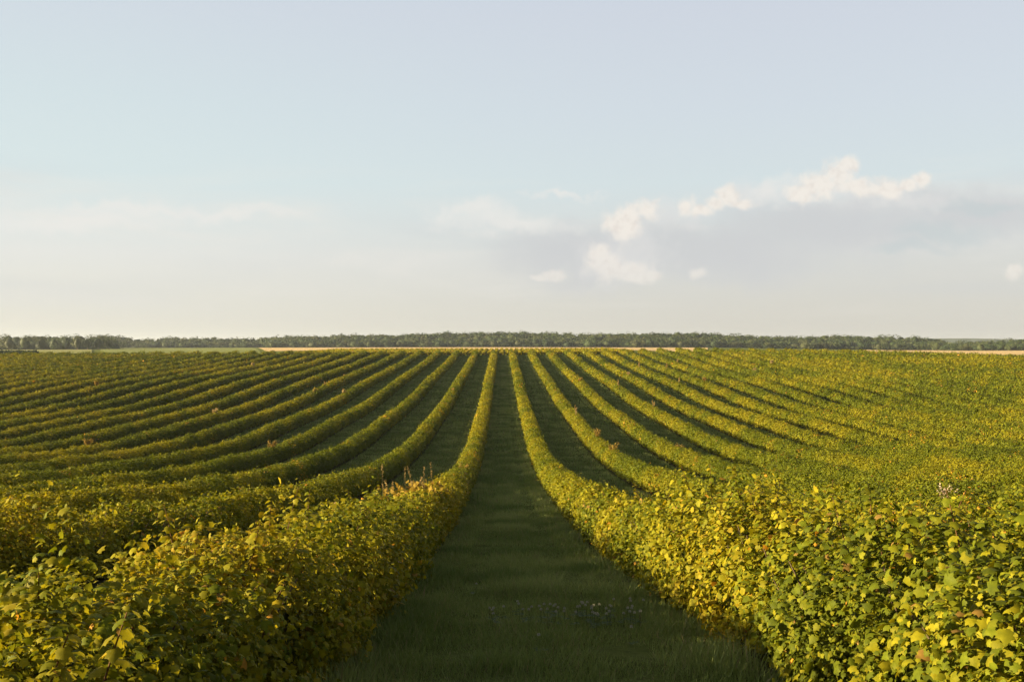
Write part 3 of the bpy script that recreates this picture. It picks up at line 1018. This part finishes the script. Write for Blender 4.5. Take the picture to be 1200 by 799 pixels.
def wood(p0, p1, D, layers, label, seed, h_scale=1.0, top_off=0.0):
    r = np.random.default_rng(seed)
    mb = MB()
    for L in range(layers):
        y = D + L * 16
        fr = (L + 1) / layers
        p = p0
        while p < p1:
            w_ = (3.6 + 4.0 * r.random())
            x = xat(p, y)
            zb = float(zground(x, y))
            top = -(np.interp(p, TOP[:, 0], TOP[:, 1]) + top_off - VPY) / FPX * y
            hgt = (top - zb)
            hf = hgt * (.40 + .60 * fr) * (1.0 + .07 * r.normal() * (1 if L < layers - 1 else .45))
            rz = min(hf * .5, 3.0 + 1.4 * r.random())
            cz_ = zb + hf - rz
            n = int(240 + 80 * r.random())
            crown(mb, np.array((x, y + 4 * r.normal(), cz_)), w_, rz, n, r, TONES[r.integers(0, 5)] * (.85 + .45 * r.random()), 1.05 * D / 800)
            if L == 0:                                      # skirt of undergrowth along the front
                crown(mb, np.array((x + 2, y - 2, zb + hf * .22)), w_ * .9, hf * .26, 70, r, TONES[r.integers(0, 5)], .9 * D / 800)
            p += w_ * FPX / y * (.60 + .45 * r.random())
    o = link('woodland', mb.mesh('woodland', [M_FAR_LEAF]))
    tag(o, label, 'wood', kind='stuff')


wood(-220, 135, 600, 4, 'nearer dark green wood at the left end of the horizon', 1, 1)
wood(120, 345, 860, 4, 'bluish distant wood beyond the green meadow', 2)
wood(318, 700, 800, 6, 'long mixed wood rising behind the golden stubble strip', 3)
wood(690, 1112, 780, 5, 'dark wood running along the end of the right hand rows', 4)
wood(1112, 1420, 720, 4, 'lower paler wood behind the harvested field on the right', 5)

# single trees that stand clear at the front of the woods
singles = [
    (14, 560, 7.4, 4.4, 4, 'pale round tree before the left wood, nearest the frame edge'),
    (32, 560, 8.2, 4.6, 2, 'broad green tree before the left wood, next to the pale round one'),
    (52, 565, 7.6, 3.6, 4, 'light olive tree before the left wood with a tall narrow crown'),
    (66, 560, 6.8, 3.6, 1, 'low rounded tree before the left wood, middle of the front line'),
    (80, 560, 7.8, 3.8, 3, 'darkest tree before the left wood'),
    (93, 556, 7.2, 3.0, 4, 'slim pale tree before the left wood, lit on its near side'),
    (105, 560, 7.0, 3.6, 0, 'dark round tree beside the slim pale one before the left wood'),
    (117, 562, 7.4, 3.6, 3, 'dark tree near the end of the left wood'),
    (130, 566, 6.2, 3.4, 2, 'small tree closing the end of the left wood above the meadow'),
    (1100, 690, 7.0, 4.4, 2, 'bushy tree at the drop where the dark wood ends'),
    (1118, 690, 3.8, 3.2, 1, 'small dark bush in the gap between the right woods'),
    (1135, 695, 5.6, 4.0, 4, 'pale bushy tree right of the gap between the woods'),
    (1152, 690, 5.6, 4.2, 2, 'rounded tree before the lower right wood, second from the gap'),
    (1176, 695, 6.0, 4.6, 0, 'wide dark tree before the lower right wood'),
]
for i, (p, y, h, rad, tn, lab) in enumerate(singles):
    r = np.random.default_rng(400 + i)
    x = xat(p, y)
    zb = float(zground(x, y))
    o = empty('broadleaf_tree', (x, y, zb))
    tag(o, lab, 'tree', 'single trees at the edge of the far woods')
    tb = MB()
    tb.tube([(0, 0, -.3), (.1, 0, h * .3), (0, .1, h * .7)], [.28, .22, .10], (.08, .06, .04), 7)
    for q in range(4):
        a = q * 1.6 + r.random()
        tb.tube([(0.05, 0, h * .3), (rad * .3 * math.cos(a), rad * .3 * math.sin(a), h * .5), (rad * .6 * math.cos(a), rad * .6 * math.sin(a), h * .7)], [.14, .10, .04], (.08, .06, .04), 5)
    link('trunk', tb.mesh('trunk', [M_BARK]), o)
    cb = MB()
    crown(cb, np.array((0, 0, h * .56)), rad, h * .46, 420, r, TONES[tn] * 1.15, .75)
    link('crown', cb.mesh('crown', [M_FAR_LEAF]), o)

# dark strip of hedge on the far left
r = np.random.default_rng(9)
hb = MB()
for p in np.arange(-90, 46, 1.6):
    y = 300 + r.random() * 3
    x = xat(p, y)
    n = 60
    P = np.stack([x + r.normal(0, .6, n), y + r.normal(0, .5, n), float(zground(x, y)) + 1.0 * r.random(n)], 1)
    hb.inst(LEAF_C_V, LEAF_C_F, P, frames(n, r.normal(0, .5, (n, 3)), .3, r), np.full(n, .6), TONES[3] * (.6 + .5 * r.random((n, 1))))
tag(link('field_hedge', hb.mesh('field_hedge', [M_FAR_LEAF])), 'dark low hedge across the pale field before the left wood', 'hedge')

# far hills behind the right woods, with a pale slope
def hill(name, material, y, prof, depth):
    V, f = [], []
    for (p, q) in prof:
        x = xat(p, y)
        V += [(x, y - depth, -26), (x, y, -(q - VPY) / FPX * y), (xat(p, y + depth), y + depth, -26)]
    for i in range(len(prof) - 1):
        a = i * 3
        f += [(a, a + 3, a + 4, a + 1), (a + 1, a + 4, a + 5, a + 2)]
    me = make_mesh(name, np.array(V), np.array(f).ravel(), np.full(len(f), 4), [material], smooth=True)
    tag(link(name, me), kind='structure')


hill('hills', M_HILL, 2600, [(820, 404), (950, 400), (1040, 397.6), (1090, 396.6), (1140, 396.4), (1180, 397.2), (1240, 397.8), (1400, 399), (1600, 404)], 420)
hill('pale_slope', M_PALE, 1700, [(1095, 405), (1104, 402.2), (1114, 401.4), (1124, 402.4), (1140, 405)], 120)
